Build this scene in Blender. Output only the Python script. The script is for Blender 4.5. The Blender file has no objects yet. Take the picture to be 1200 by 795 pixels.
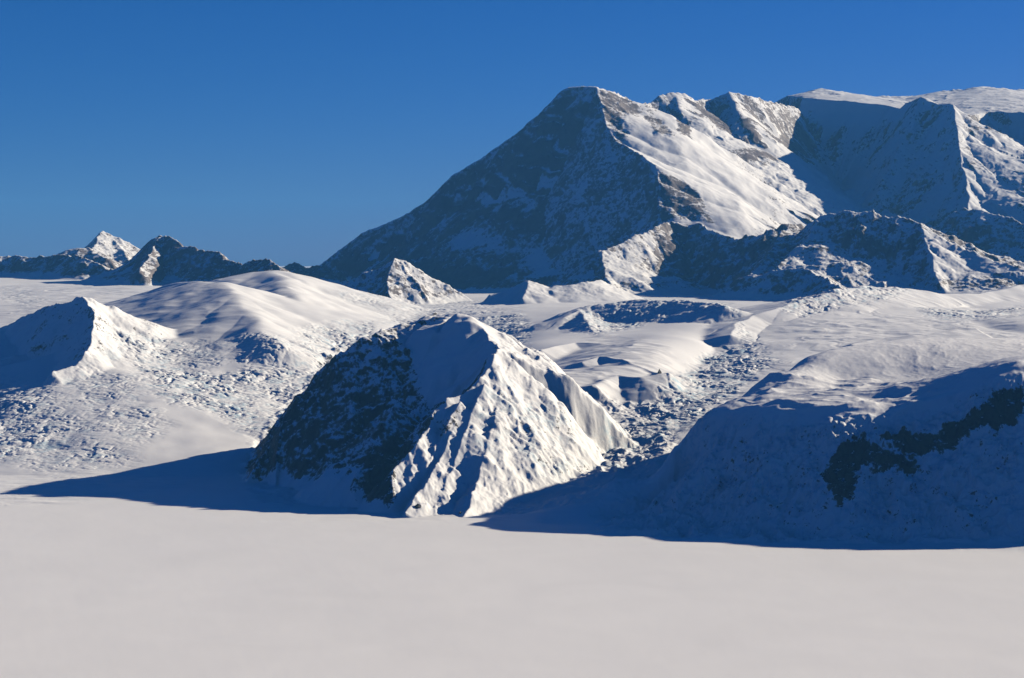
import bpy, math
import numpy as np

C = bpy.context.scene
QSTEP = 1.0                      # terrain sampling, 1 = full detail

# ------------------------------------------------------------------ camera
CAM_Z = 1500.0
cam_d = bpy.data.cameras.new('camera')
cam = bpy.data.objects.new('camera', cam_d)
C.collection.objects.link(cam)
cam_d.sensor_width = 36.0
cam_d.lens = 36.0 * 2239.0 / 1200.0
cam_d.clip_start = 10.0
cam_d.clip_end = 400000.0
cam.location = (0, 0, CAM_Z)
cam.rotation_euler = (math.radians(90) - math.atan(97.5 / 2239.0), 0, 0)
C.camera = cam

# ------------------------------------------------------------------ light
SUN_EL = 21.3                    # degrees above the horizon
SUN_AZ = 23.0                    # degrees behind the right-hand side (+X towards +Y)
world = bpy.data.worlds.new('World')
C.world = world
world.use_nodes = True
nt = world.node_tree
nt.nodes.clear()
sky = nt.nodes.new('ShaderNodeTexSky')
sky.sky_type = 'NISHITA'
sky.sun_disc = False
sky.sun_elevation = math.radians(SUN_EL)
sky.sun_rotation = math.radians(90 - SUN_AZ)
sky.altitude = 2500
sky.air_density = 1.0
sky.dust_density = 1.0
sky.ozone_density = 5.0
hs = nt.nodes.new('ShaderNodeHueSaturation')
hs.inputs['Saturation'].default_value = 1.0
bg = nt.nodes.new('ShaderNodeBackground')
bg.inputs['Strength'].default_value = 0.075
wo = nt.nodes.new('ShaderNodeOutputWorld')
nt.links.new(sky.outputs[0], hs.inputs['Color'])
tint = nt.nodes.new('ShaderNodeMix'); tint.data_type = 'RGBA'; tint.blend_type = 'MULTIPLY'
tint.inputs[0].default_value = 1.0; tint.inputs[7].default_value = (0.13, 0.288, 0.60, 1)
nt.links.new(hs.outputs[0], tint.inputs[6])
# the thin cold air scatters almost no red overhead and more of it low down
sep = nt.nodes.new('ShaderNodeSeparateColor'); com = nt.nodes.new('ShaderNodeCombineColor')
nt.links.new(sky.outputs[0], hs.inputs['Color'])
sep2 = nt.nodes.new('ShaderNodeSeparateColor')
nt.links.new(hs.outputs[0], sep.inputs[0]); nt.links.new(tint.outputs[2], sep2.inputs[0])
def wm(op, a, b):
    n = nt.nodes.new('ShaderNodeMath'); n.operation = op
    for i, v in enumerate((a, b)):
        if isinstance(v, float): n.inputs[i].default_value = v
        else: nt.links.new(v, n.inputs[i])
    return n.outputs[0]
red = wm('MINIMUM', wm('MULTIPLY', wm('POWER', sep.outputs[0], 2.4), 0.034), wm('MULTIPLY', sep.outputs[0], 0.30))
nt.links.new(red, com.inputs[0]); nt.links.new(sep2.outputs[1], com.inputs[1]); nt.links.new(sep2.outputs[2], com.inputs[2])
nt.links.new(com.outputs[0], bg.inputs[0])
nt.links.new(bg.outputs[0], wo.inputs[0])

sl = bpy.data.lights.new('sun', 'SUN')
sl.energy = 5.0
sl.angle = math.radians(0.5)
sl.color = (1.0, 0.882, 0.675)
sun = bpy.data.objects.new('sun', sl)
C.collection.objects.link(sun)
from mathutils import Vector
_e = math.radians(SUN_EL); _a = math.radians(SUN_AZ)
SDIR = Vector((math.cos(_e) * math.cos(_a), math.cos(_e) * math.sin(_a), math.sin(_e)))
sun.rotation_euler = SDIR.to_track_quat('Z', 'Y').to_euler()
sun.location = (20000, 8000, 12000)

C.view_settings.view_transform = 'Standard'
C.view_settings.look = 'None'
C.view_settings.gamma = 1
C.view_settings.exposure = 0.66
C.view_settings.use_curve_mapping = False
C.render.engine = 'CYCLES'
C.cycles.max_bounces = 4
C.cycles.diffuse_bounces = 0
C.cycles.use_denoising = True

# all positions in kilometres: (x, y) or (x, y, z)
DATA = {'base': [(-6, 13.6, 0.0), (-3.4, 13.4, -0.01), (-2.2, 13.6, -0.01), (-1, 12.6, -0.02), (0.2, 12.2, -0.01), (0.9, 12.3, -0.01), (2, 12, -0.02),
          (4, 12, -0.02), (8, 11.5, -0.02), (-6, 11, -0.15), (-3, 11, -0.15), (0, 10.6, -0.12), (3, 10, -0.15), (7, 10, -0.15), (-4, 7, -0.4),
          (0, 7, -0.4), (4, 7, -0.4), (-1, 3, -0.8), (1, 3, -0.8), (-5.2966, 13.9, 0.0059), (-5.8221, 15.3, 0.3367), (-6.6882, 17.6, 0.7139),
          (-8.542, 22.5, 0.998), (-11.3838, 30, 1.1655), (-4.1126, 13.9, 0.0059), (-4.492, 15.2, 0.2761), (-4.8419, 16.4, 0.5472),
          (-5.751, 19.5, 0.8471), (-7.0741, 24, 1.0181), (-9.1333, 31, 1.1958), (-3.389, 14.0, 0.0078), (-3.6753, 15.2, 0.2761),
          (-3.9857, 16.5, 0.5414), (-5.1284, 20.5, 0.951), (-6.2515, 25, 1.0762), (-7.7493, 31, 1.2097), (-2.8342, 14.05, 0.0024),
          (-2.9827, 14.8, 0.2418), (-3.2211, 16.0, 0.5346), (-3.5401, 17.6, 0.7926), (-3.9204, 19.5, 0.9343), (-4.8226, 24, 1.0931),
          (-6.227, 31, 1.2235), (-2.3558, 14.6, -0.0037), (-2.4507, 15.2, 0.2078), (-2.5776, 16.0, 0.427), (-2.7685, 17.2, 0.6933),
          (-3.0402, 18.9, 0.8925), (-3.5169, 22.5, 1.0483), (-1.803, 14.9, -0.001), (-1.9223, 15.9, 0.2197), (-2.0416, 16.9, 0.4424),
          (-2.173, 18.0, 0.6558), (-2.3406, 19.4, 0.8504), (-2.7131, 22.5, 1.0483), (-3.4958, 29, 1.1119), (-1.2338, 16.2, 0.0136),
          (-1.2938, 17.0, 0.2074), (-1.3688, 18.0, 0.4542), (-1.4667, 19.3, 0.6811), (-1.58, 20.8, 0.8315), (-1.7693, 23.3, 0.9281),
          (-2.1256, 28, 0.9878), (-0.5821, 18.6, 0.6692), (-0.6319, 20.2, 0.8146), (-0.7067, 22.6, 0.915), (-0.8128, 26, 0.9664),
          (-1.0717, 30, 0.9646), (0.0, 16.6, 0.6843), (0.1627, 18.2, 0.8092), (0.1841, 20.6, 0.9115), (0.4288, 24, 0.986), (0.5002, 28, 0.9753),
          (0.2577, 14.4, 0.5989), (0.4942, 13.8, 0.4507), (0.5826, 13.0, 0.2196), (0.6345, 12.3, 0.0118), (0.6665, 14.9, 0.6343),
          (0.8799, 16.4, 0.7528), (1.1013, 17.6, 0.832), (1.2696, 20.3, 0.9383), (1.5319, 24.5, 0.9862), (0.9731, 14.5, 0.5926),
          (1.107, 15.0, 0.6621), (1.3254, 15.6, 0.7194), (1.6297, 16.2, 0.7402), (2.0374, 17.2, 0.7933), (1.9733, 18.4, 0.8839),
          (0.8466, 13.5, 0.2917), (1.0733, 14.1, 0.3646), (1.4004, 14.9, 0.4674), (1.7782, 15.9, 0.5762), (2.1665, 17.0, 0.6646),
          (0.7628, 12.6, 0.0322), (0.9616, 13.0, 0.0851), (1.2277, 13.7, 0.1814), (1.6791, 15.0, 0.2922), (2.2017, 16.4, 0.4002),
          (2.5685, 17.4, 0.5047), (2.454, 18.0, 0.7605), (2.9295, 18.2, 0.6464), (3.0251, 18.8, 0.7612), (3.2169, 20, 0.8929), (3.243, 22, 0.9502),
          (3.5732, 20, 1.0359), (4.2873, 24, 1.0181), (3.776, 17.6, 0.8084), (4.1604, 19.4, 0.9285), (4.5021, 21, 1.0315), (5.8054, 25, 1.0315),
          (4.5588, 17, 0.8548), (5.0932, 19, 0.9488), (6.029, 22.5, 1.0483), (6.9655, 26, 1.0941), (5.8656, 17.5, 0.8749), (7.3695, 22, 1.0092),
          (9.0418, 27, 1.0784), (5.3581, 30, 1.0316), (11.0723, 31, 1.0852), (2.6793, 30, 0.9646), (0, 44, 1.1), (-8, 44, 1.1), (8, 44, 1.1),
          (-13, 36, 1.1), (13, 36, 1.3), (-12, 20, 0.9), (10, 20, 0.9)],
 'swells': [{'p': [(-5.9775, 23.4, 1.0406), (-5.9251, 23.4, 1.0511)], 'left': 0.35, 'right': 0.5, 'k': 0.01, 'round': 0.03, 'cap': 0.5},
            {'p': [(-5.888, 23.8, 1.0647), (-5.8029, 23.8, 1.0753)], 'left': 0.35, 'right': 0.5, 'k': 0.01, 'round': 0.03, 'cap': 0.5},
            {'p': [(-5.228, 19.9, 0.896), (-5.1924, 19.9, 0.9049)], 'left': 0.35, 'right': 0.5, 'k': 0.01, 'round': 0.02, 'cap': 0.5},
            {'p': [(-3.7353, 20.4, 1.0904), (-3.5626, 20.2, 1.2027), (-3.2885, 19.8, 1.2351), (-3.0907, 19.5, 1.2304), (-2.8975, 19.2, 1.2174)],
             'left': 0.22,
             'right': 0.3,
             'k': 0.02,
             'round': 0.06},
            {'p': [(-3.2885, 19.8, 1.2351), (-3.1555, 19.2, 1.1145), (-2.9913, 18.6, 1.0019)], 'left': 0.3, 'right': 0.65, 'k': 0.01, 'round': 0.04},
            {'p': [(-2.9125, 19.3, 1.2331), (-2.6914, 18.6, 1.1266), (-2.4631, 17.9, 0.9807), (-2.2293, 17.2, 0.8472), (-2.0632, 16.6, 0.7437)],
             'left': 0.38,
             'right': 0.3,
             'k': 0.02,
             'round': 0.06},
            {'p': [(-3.2411, 22, 1.2351), (-2.946, 22, 1.3136), (-2.7004, 22, 1.3332), (-2.5495, 21.8, 1.3056), (-2.3252, 21, 1.219)],
             'left': 0.3,
             'right': 0.25,
             'k': 0.02,
             'round': 0.1},
            {'p': [(-2.7496, 22, 1.3234), (-2.4254, 20.5, 1.2257), (-2.2321, 19.6, 1.1065)], 'left': 0.4, 'right': 0.3, 'k': 0.02, 'round': 0.1},
            {'p': [(-3.622, 16.6, 0.7214), (-3.4283, 15.9, 0.5762), (-3.1431, 15.1, 0.3858), (-2.9228, 14.5, 0.2022)],
             'left': 0.15,
             'right': 0.25,
             'k': 0.08,
             'round': 0.15},
            {'p': [(-3.7, 15.6, 0.4538), (-3.4113, 15.0, 0.3595), (-3.1929, 14.4, 0.2111)], 'left': 0.3, 'right': 0.3, 'k': 0.04, 'round': 0.12},
            {'p': [(-3.0759, 17.2, 0.7318), (-2.5985, 16.6, 0.6099), (-2.2196, 16.0, 0.427), (-1.9742, 15.2, 0.2078)],
             'left': 0.2,
             'right': 0.3,
             'k': 0.08,
             'round': 0.1},
            {'p': [(-1.8637, 19.4, 0.8765), (-1.5285, 19.0, 0.7789), (-1.5922, 17.8, 0.5456), (-1.7293, 16.8, 0.3357), (-1.8514, 15.9, 0.1483)],
             'left': 0.25,
             'right': 0.25,
             'k': 0.08,
             'round': 0.1},
            {'p': [(0.2928, 18.2, 0.8499), (0.4879, 18.2, 0.9232), (0.7893, 18.6, 1.0269), (1.1693, 18.7, 1.0744), (1.5615, 18.4, 1.0813),
                   (1.8894, 18.0, 1.0662), (1.9926, 17.7, 1.0181)],
             'left': 0.3,
             'right': (0.42, 0.5, 0.2),
             'k': 0.015,
             'rib': 0.03,
             'rw': 0.3},
            {'p': [(0.6612, 18.5, 0.9881), (0.7079, 17.6, 0.8714), (0.7644, 17.1, 0.7974)], 'left': 0.3, 'right': 0.4, 'k': 0.02},
            {'p': [(0.5181, 14.85, 0.6639), (0.6731, 15.05, 0.7065), (0.8692, 14.95, 0.6984), (1.1142, 14.65, 0.6095)],
             'left': 0.2,
             'right': 0.5,
             'k': 0.02},
            {'p': [(0.279, 15.6, 0.7334), (0.5723, 16.0, 0.771), (0.8531, 15.9, 0.7614), (1.0606, 15.3, 0.6933)],
             'left': 0.2,
             'right': 0.45,
             'k': 0.02},
            {'p': [(0.5639, 14.0, 0.5486), (0.7731, 14.4, 0.6118), (0.9597, 14.3, 0.6051), (1.1596, 14.4, 0.6247)],
             'left': 0.2,
             'right': (0.75, 0.25, 0.35),
             'k': 0.01,
             'round': 0.03},
            {'p': [(1.9324, 16.5, 0.8221), (2.048, 17.1, 0.9045), (2.1893, 17.5, 0.961), (2.465, 17.8, 1.0233), (2.7638, 18.2, 1.0939),
                   (3.098, 18.5, 1.1616), (3.4783, 19.0, 1.2034), (3.9182, 19.5, 1.1868), (4.4435, 19.9, 1.1093), (4.9862, 20.3, 1.0924),
                   (5.6259, 21.0, 1.1815), (6.7186, 21.5, 1.2603)],
             'left': 0.2,
             'right': (0.35, 0.6, 0.1),
             'k': 0.015,
             'rib': 0.02,
             'rw': 0.35},
            {'p': [(2.4783, 16.8, 0.7872), (2.7514, 17.1, 0.851), (3.0039, 16.8, 0.8098), (3.0794, 16.4, 0.7675)],
             'left': 0.2,
             'right': 0.35,
             'k': 0.015},
            {'p': [(2.8436, 15.9, 0.7614), (3.1864, 16.2, 0.8127), (3.4974, 16.3, 0.8303), (4.0064, 16.6, 0.87)],
             'left': 0.2,
             'right': 0.3,
             'k': 0.02},
            {'p': [(4.0566, 17.8, 0.8961), (4.5536, 18.2, 0.9638), (5.1241, 18.5, 0.9881), (5.9409, 19, 1.0337)],
             'left': 0.2,
             'right': 0.4,
             'k': 0.015},
            {'p': [(-1.1852, 11.0, -0.0392), (-0.8394, 11.0, 0.0005), (-0.5026, 11.2, 0.0136), (-0.2046, 11.4, 0.0076), (0.2136, 11.9, -0.0042),
                   (0.5518, 12.3, -0.0104)],
             'left': 0.06,
             'right': 0.08,
             'k': 0.02}],
 'hills': [{'name': 'peak',
            'label': 'low dark rocky ridge on the far left skyline with a snow apron below',
            'cat': 'ridge',
            'u': (-0.62, -0.19),
            'y': (25, 36),
            'ridges': [{'p': [(-11.6471, 29, 1.4354), (-9.0583, 29, 1.4741), (-7.7638, 29, 1.5129), (-7.5828, 29, 1.5), (-7.1965, 28.8, 1.4872),
                              (-6.8654, 28.6, 1.5255), (-6.5389, 28.4, 1.5), (-6.2472, 28, 1.4626), (-5.9801, 27.8, 1.376), (-5.6262, 27.4, 1.2556)],
                        'left': 0.5,
                        'right': (0.75, 0.35, 0.35),
                        'jag': 0.02,
                        'rib': 0.05,
                        'rw': 0.35},
                       {'p': [(-7.2285, 30, 1.5), (-6.933, 30, 1.607), (-6.6383, 30, 1.627), (-6.2923, 29.5, 1.4605)], 'left': 0.5, 'right': 0.5}],
            'rock': 0.62,
            'rough': 0.4,
            'warp': 0.05,
            'k': 0.02},
           {'name': 'peak',
            'label': 'small pointed snow and rock peak, the steepest on the left skyline',
            'cat': 'peak',
            'u': (-0.3, -0.16),
            'y': (29, 39),
            'ridges': [{'p': [(-8.0434, 34, 1.2271), (-7.645, 34, 1.6212), (-7.4306, 34, 1.8333), (-7.2931, 34, 1.9393), (-7.1272, 34, 1.8484),
                              (-6.9012, 34, 1.6818), (-6.705, 34, 1.5606), (-6.5549, 34, 1.3787)],
                        'left': 0.9,
                        'right': 0.9,
                        'jag': 0.03,
                        'rib': 0.05,
                        'rw': 0.3},
                       {'p': [(-7.2931, 34, 1.9393), (-7.2922, 33.5, 1.7538), (-7.2587, 32.8, 1.5585), (-7.1695, 32, 1.3288)],
                        'left': 0.45,
                        'right': 1.0,
                        'jag': 0.02},
                       {'p': [(-7.1272, 34, 1.8484), (-6.8248, 33.4, 1.6042), (-6.4019, 32.6, 1.3256)],
                        'left': 0.7,
                        'right': 0.6,
                        'rib': 0.06,
                        'rw': 0.3,
                        'jag': 0.02}],
            'rock': 0.42,
            'rough': 0.45,
            'k': 0.01},
           {'name': 'peak',
            'label': 'dark triangular rocky peak with a bright snow edge down its middle, left skyline',
            'cat': 'peak',
            'u': (-0.28, -0.1),
            'y': (23, 33),
            'ridges': [{'p': [(-5.6893, 27.0, 1.1869), (-5.5117, 27.2, 1.3181), (-5.2987, 27.3, 1.5243), (-5.1084, 27.4, 1.7564),
                              (-4.9798, 27.3, 1.8041), (-4.817, 27.0, 1.7647), (-4.5975, 26.7, 1.6547), (-4.4215, 26.5, 1.6181),
                              (-4.2242, 26.3, 1.5703), (-4.0523, 26.1, 1.5698), (-3.8602, 25.9, 1.4654), (-3.6244, 25.7, 1.3854),
                              (-3.473, 25.6, 1.4315), (-3.3226, 25.5, 1.4659), (-3.2189, 25.4, 1.4774), (-3.0713, 25.3, 1.3759),
                              (-2.9248, 25.2, 1.2528)],
                        'left': 0.8,
                        'right': (0.85, 0.45, 0.4),
                        'jag': 0.025,
                        'rib': 0.05,
                        'rw': 0.3},
                       {'p': [(-5.0287, 27.3, 1.7798), (-5.0094, 26.8, 1.6433), (-4.9921, 26.2, 1.4766), (-4.9935, 25.6, 1.2945)],
                        'left': (0.5, 0.13, 1.6),
                        'right': 1.0,
                        'k': 0.006}],
            'rock': 0.62,
            'rough': 0.4,
            'warp': 0.04,
            'k': 0.012},
           {'name': 'peak',
            'label': 'low dark rocky hills where the great mountain meets the skyline on its left',
            'cat': 'ridge',
            'u': (-0.16, -0.06),
            'y': (26, 34),
            'ridges': [{'p': [(-3.7771, 30, 1.0986), (-3.5883, 30, 1.3395), (-3.4139, 30, 1.4197), (-3.2402, 30, 1.3395), (-3.0526, 30, 1.3662),
                              (-2.7746, 29.6, 1.2624), (-2.494, 29.4, 1.1066)],
                        'left': 0.7,
                        'right': 0.7,
                        'jag': 0.03,
                        'rib': 0.05,
                        'rw': 0.3}],
            'rock': 0.75,
            'rough': 0.4,
            'k': 0.012},
           {'name': 'peak',
            'label': 'small tilted peak with a bright sunlit face at the foot of the great mountain',
            'cat': 'peak',
            'u': (-0.11, -0.02),
            'y': (19, 26),
            'ridges': [{'p': [(-2.2293, 24, 1.0503), (-2.0895, 24, 1.1788), (-1.95, 24, 1.2217), (-1.8426, 24, 1.3074), (-1.7139, 24, 1.3609),
                              (-1.6066, 24, 1.4144), (-1.461, 23.9, 1.4893), (-1.3328, 23.7, 1.352), (-1.1961, 23.5, 1.196),
                              (-1.0361, 23.2, 1.0342)],
                        'left': 0.9,
                        'right': 0.9,
                        'jag': 0.01},
                       {'p': [(-1.461, 23.9, 1.4893), (-1.5136, 23.55, 1.332), (-1.5396, 23.3, 1.1882), (-1.4523, 22.9, 1.0095)],
                        'left': 0.55,
                        'right': 1.3,
                        'k': 0.005}],
            'rock': 0.42,
            'rough': 0.6,
            'warp': 0.03,
            'k': 0.01},
           {'name': 'snow_hummock',
            'label': 'small white snow hummocks strung along the foot of the great mountain',
            'cat': 'hummock',
            'u': (-0.02, 0.09),
            'y': (20, 26),
            'ridges': [{'p': [(-0.2671, 23, 1.0279), (-0.0411, 23, 1.069), (0.0719, 23, 1.1614), (0.1951, 23.0, 1.2128), (0.2647, 22.8, 1.1135),
                              (0.4037, 22.6, 1.0362)],
                        'left': 0.5,
                        'right': 0.5,
                        'k': 0.008},
                       {'p': [(0.1951, 23, 1.2128), (0.1825, 22.7, 1.1152), (0.1201, 22.4, 1.0002)], 'left': 0.35, 'right': 0.8, 'k': 0.006},
                       {'p': [(0.4109, 23, 1.0279), (0.534, 23, 1.1512), (0.6983, 23, 1.1614), (0.9322, 23.2, 1.1896), (1.1169, 23.6, 1.1947)],
                        'left': 0.4,
                        'right': 0.4,
                        'k': 0.01}],
            'rock': 0.05,
            'rough': 0.25,
            'warp': 0.02,
            'k': 0.012},
           {'name': 'mountain',
            'label': 'great triangular mountain, the tallest, its left face in blue shade',
            'cat': 'mountain',
            'u': (-0.15, 0.3),
            'y': (25, 46),
            'ridges': [{'p': [(-4.5548, 32.9, 0.8394), (-3.7226, 32.7, 1.1208), (-3.3073, 32.5, 1.2971), (-3.0452, 32.5, 1.529),
                              (-2.8039, 32.4, 1.7166), (-2.5209, 32.3, 1.8886), (-2.2686, 32.2, 1.9877), (-2.018, 32.1, 2.0862),
                              (-1.7117, 32.0, 2.2268), (-1.426, 32.0, 2.4403), (-1.1938, 31.9, 2.6359), (-0.9915, 31.8, 2.816),
                              (-0.5663, 31.8, 3.0984), (-0.0846, 31.7, 3.4168), (0.1687, 31.6, 3.5929), (0.3655, 31.6, 3.7749),
                              (0.5463, 31.5, 3.9212), (0.7002, 31.5, 4.1024), (0.8541, 31.5, 4.2418), (0.9801, 31.5, 4.2697), (1.266, 31.3, 4.266),
                              (1.3495, 31.3, 4.2521)],
                        'left': 0.9,
                        'right': (1.45, 2.2, 0.7),
                        'jag': 0.012,
                        'rib': 0.11,
                        'rw': 0.42,
                        'skew': 1.5,
                        'cap': 2.0},
                       {'p': [(1.3495, 31.3, 4.2521), (1.4107, 30.8, 3.9355), (1.4779, 30.2, 3.5403), (1.5967, 29.9, 3.3345), (1.7786, 29.6, 3.1848),
                              (1.9889, 29.2, 3.0325), (2.1362, 28.9, 2.8756), (2.1913, 28.6, 2.6073), (2.1618, 28.2, 2.2534), (2.1073, 27.8, 1.9335),
                              (2.039, 27.2, 1.5)],
                        'left': (0.35, 1.3, 0.6),
                        'right': 1.5,
                        'jag': 0.02,
                        'k': 0.006},
                       {'p': [(1.3495, 31.3, 4.2521), (1.5783, 31.7, 4.2312), (1.838, 32.3, 4.2114), (2.1212, 32.9, 4.1307), (2.3692, 33.3, 4.1332),
                              (2.5617, 33.5, 4.2973), (2.8464, 33.7, 4.3737), (3.0052, 33.8, 4.3673), (3.2598, 34.1, 4.272), (3.4873, 34.4, 4.2964),
                              (3.7578, 34.5, 4.3808), (3.9262, 34.5, 4.4572), (4.3196, 34.7, 4.3975), (4.5596, 35.0, 4.3451), (4.9725, 35.5, 4.3072),
                              (5.3482, 35.9, 4.2753)],
                        'left': 0.6,
                        'right': [(0.95, 0.8, 0.5), (0.95, 0.8, 0.5), (0.95, 0.8, 0.5), (0.95, 0.8, 0.5), (0.95, 0.8, 0.5), (0.95, 0.8, 0.5),
                                  (1.1, 1.0, 0.45), (1.1, 1.0, 0.45), (1.3, 1.2, 0.4), (1.3, 1.2, 0.4), (1.3, 1.2, 0.4), (1.3, 1.2, 0.4),
                                  (1.3, 1.2, 0.4), (1.3, 1.2, 0.4)],
                        'jag': 0.03,
                        'rib': 0.1,
                        'rw': 0.45,
                        'cap': 2.2,
                        'tight': 0.35},
                       {'p': [(1.838, 32.3, 4.2114), (1.9517, 31.8, 3.902), (2.1167, 31.3, 3.5869)],
                        'left': 0.6,
                        'right': 0.8,
                        'rib': 0.05,
                        'rw': 0.2},
                       {'p': [(2.8466, 33.7, 4.3439), (2.9234, 33.2, 4.0371), (2.9969, 32.7, 3.7092)],
                        'left': 0.55,
                        'right': 0.75,
                        'rib': 0.06,
                        'rw': 0.2,
                        'jag': 0.02,
                        'round': 0.05},
                       {'p': [(3.9262, 34.5, 4.4419), (3.992, 34.0, 4.0681), (4.0362, 33.6, 3.7402)],
                        'left': 0.8,
                        'right': 0.9,
                        'rib': 0.07,
                        'rw': 0.25,
                        'jag': 0.02,
                        'round': 0.05}],
            'rock': 0.36,
            'rough': 0.18,
            'rmod': 2.4,
            'warp': 0.05,
            'k': 0.02,
            'mat': 'far',
            'kk': 0.02},
           {'name': 'mountain',
            'label': 'long high range with a flat snow top and a shaded cliff, right of the great mountain',
            'cat': 'mountain',
            'u': (0.1, 0.62),
            'y': (25, 46),
            'ridges': [{'p': [(5.4066, 38.6, 4.5694), (5.79, 38.3, 4.5964), (5.9451, 38.1, 4.732), (6.1299, 38.2, 4.825), (6.334, 38.3, 4.732),
                              (6.8823, 38.7, 4.7144), (7.6292, 39.0, 4.7393), (8.3439, 39.1, 4.7649), (8.6907, 39.1, 4.8515), (9.2118, 39.1, 4.8861),
                              (9.5587, 39.1, 4.9552), (9.9938, 39.1, 4.9034), (10.4287, 39.1, 4.8688), (12.1663, 39.1, 4.9034),
                              (14.7751, 39.1, 4.7995)],
                        'left': 0.3,
                        'right': (0.18, 12, 1.0),
                        'jag': 0.03,
                        'cap': 0.1},
                       {'p': [(7.0772, 34.6, 4.2513), (7.2769, 34.1, 4.3474), (7.5208, 34.1, 4.2116)], 'left': 0.5, 'right': 0.6, 'jag': 0.01},
                       {'p': [(5.341, 41, 4.8873), (5.2217, 38.5, 4.5103), (5.4972, 36.9, 4.3526), (5.6505, 36.3, 4.2258), (6.0675, 35.9, 4.164),
                              (6.4733, 35.5, 4.1657), (6.7906, 35.1, 4.1357), (6.9749, 34.7, 4.1825), (7.1583, 34.4, 4.2811), (7.2771, 34.1, 4.3323),
                              (7.5067, 33.9, 4.2107), (7.7095, 33.6, 4.157), (8.1369, 34.2, 4.1287), (8.5681, 34.4, 4.0374), (8.7987, 34.1, 3.834),
                              (9.1735, 33.8, 3.7236), (10.402, 33.4, 3.7269), (12.5175, 33.1, 3.7069)],
                        'left': 0,
                        'right': (1.45, 1.1, 0.32),
                        'rib': 0.1,
                        'rw': 0.5,
                        'cut': 1},
                       {'p': [(7.2771, 34.1, 4.3323), (6.9455, 33.5, 3.7336), (6.5334, 32.9, 3.1098), (6.1883, 32.3, 2.5783)],
                        'left': 0.85,
                        'right': 1.0,
                        'rib': 0.08,
                        'rw': 0.35,
                        'jag': 0.01,
                        'tight': 0.3},
                       {'p': [(7.2772, 34.1, 4.3172), (7.5148, 33.8, 4.1877), (7.6637, 33.4, 4.1264), (7.5876, 32.8, 3.7596), (7.4781, 32.0, 3.2788),
                              (7.4024, 31.3, 2.8231), (7.2956, 30.6, 2.3855), (7.0894, 30.0, 2.0078)],
                        'left': (0.7, 0.5, 0.4),
                        'right': 1.1,
                        'rib': 0.12,
                        'rw': 0.35,
                        'jag': 0.015,
                        'k': 0.006},
                       {'p': [(8.5433, 34.3, 4.0149), (8.5287, 33.5, 3.4365), (8.5606, 32.8, 2.8865), (8.6285, 32.0, 2.3549)],
                        'left': 0.7,
                        'right': 1.1,
                        'rib': 0.06,
                        'rw': 0.3,
                        'jag': 0.02}],
            'rock': 0.24,
            'rough': 0.24,
            'warp': 0.06,
            'k': 0.03,
            'mat': 'far'},
           {'name': 'mountain',
            'label': 'low shaded shoulder under the high range at the right edge',
            'cat': 'ridge',
            'u': (0.19, 0.62),
            'y': (26, 33),
            'ridges': [{'p': [(6.2313, 29.4, 1.5), (6.4468, 29.5, 1.8286), (6.6644, 29.6, 2.0537), (6.9923, 29.6, 2.2513), (7.2074, 29.4, 2.2201),
                              (7.4458, 29.2, 2.1242), (7.7315, 28.9, 1.9892), (8.4164, 28.6, 1.9841), (9.4263, 28.2, 2.2534)],
                        'left': 0.7,
                        'right': (0.8, 1.1, 0.4),
                        'jag': 0.02,
                        'rib': 0.08,
                        'rw': 0.4}],
            'rock': 0.42,
            'rough': 0.5,
            'k': 0.03},
           {'name': 'ridge',
            'label': 'jagged dark ridge with one sunlit face, between the great mountain and the glacier',
            'cat': 'ridge',
            'u': (-0.02, 0.17),
            'y': (22.5, 29),
            'ridges': [{'p': [(0.5848, 26.2, 1.1728), (0.7892, 26.0, 1.2913), (0.9786, 25.8, 1.431), (1.2107, 25.6, 1.5799), (1.4788, 25.9, 1.6962),
                              (1.7294, 26.2, 1.7918), (1.9616, 26.5, 1.8896), (2.0835, 26.7, 1.9163)],
                        'left': 0.8,
                        'right': (0.9, 0.8, 0.35),
                        'jag': 0.015,
                        'rib': 0.04,
                        'rw': 0.3},
                       {'p': [(1.2107, 25.6, 1.5799), (1.2034, 25.2, 1.3876), (1.2227, 24.9, 1.2224), (1.2741, 24.6, 1.1269)],
                        'left': (0.42, 0.8, 0.2),
                        'right': 1.2,
                        'k': 0.005,
                        'jag': 0.01},
                       {'p': [(2.0835, 26.7, 1.9163), (2.2189, 26.9, 1.9553), (2.4948, 26.9, 1.9434), (2.6289, 26.8, 1.9417), (2.752, 26.6, 1.8555),
                              (2.9324, 26.3, 1.793), (3.131, 26.0, 1.7549), (3.3368, 25.8, 1.7989), (3.4954, 25.7, 1.8664), (3.7387, 25.8, 1.9367),
                              (4.0501, 26.1, 1.8953)],
                        'left': 0.8,
                        'right': (1.0, 0.9, 0.4),
                        'jag': 0.025,
                        'rib': 0.07,
                        'rw': 0.3},
                       {'p': [(3.7097, 25.6, 1.9333), (3.421, 24.9, 1.6665), (3.2121, 24.4, 1.4456), (2.8569, 23.7, 1.1829)],
                        'left': (0.5, 0.5, 0.5),
                        'right': 1.0,
                        'jag': 0.02,
                        'rib': 0.04,
                        'rw': 0.2}],
            'rock': 0.48,
            'rough': 0.55,
            'warp': 0.03,
            'k': 0.012},
           {'name': 'peak',
            'label': 'rocky pyramid with a bright snow slope on its right, before the shaded cliff',
            'cat': 'peak',
            'u': (0.12, 0.36),
            'y': (21, 28),
            'ridges': [{'p': [(3.4568, 25.4, 1.5), (3.6823, 25.4, 1.6811), (3.8923, 25.3, 1.8607), (4.0667, 25.2, 2.0387), (4.2518, 25.1, 2.0589),
                              (4.4575, 25.0, 2.0901), (4.7173, 24.9, 2.0655), (4.9751, 24.8, 2.0191), (5.1534, 24.7, 2.006), (5.2427, 24.6, 1.9493)],
                        'left': 0.8,
                        'right': (0.85, 1.0, 0.35),
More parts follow.
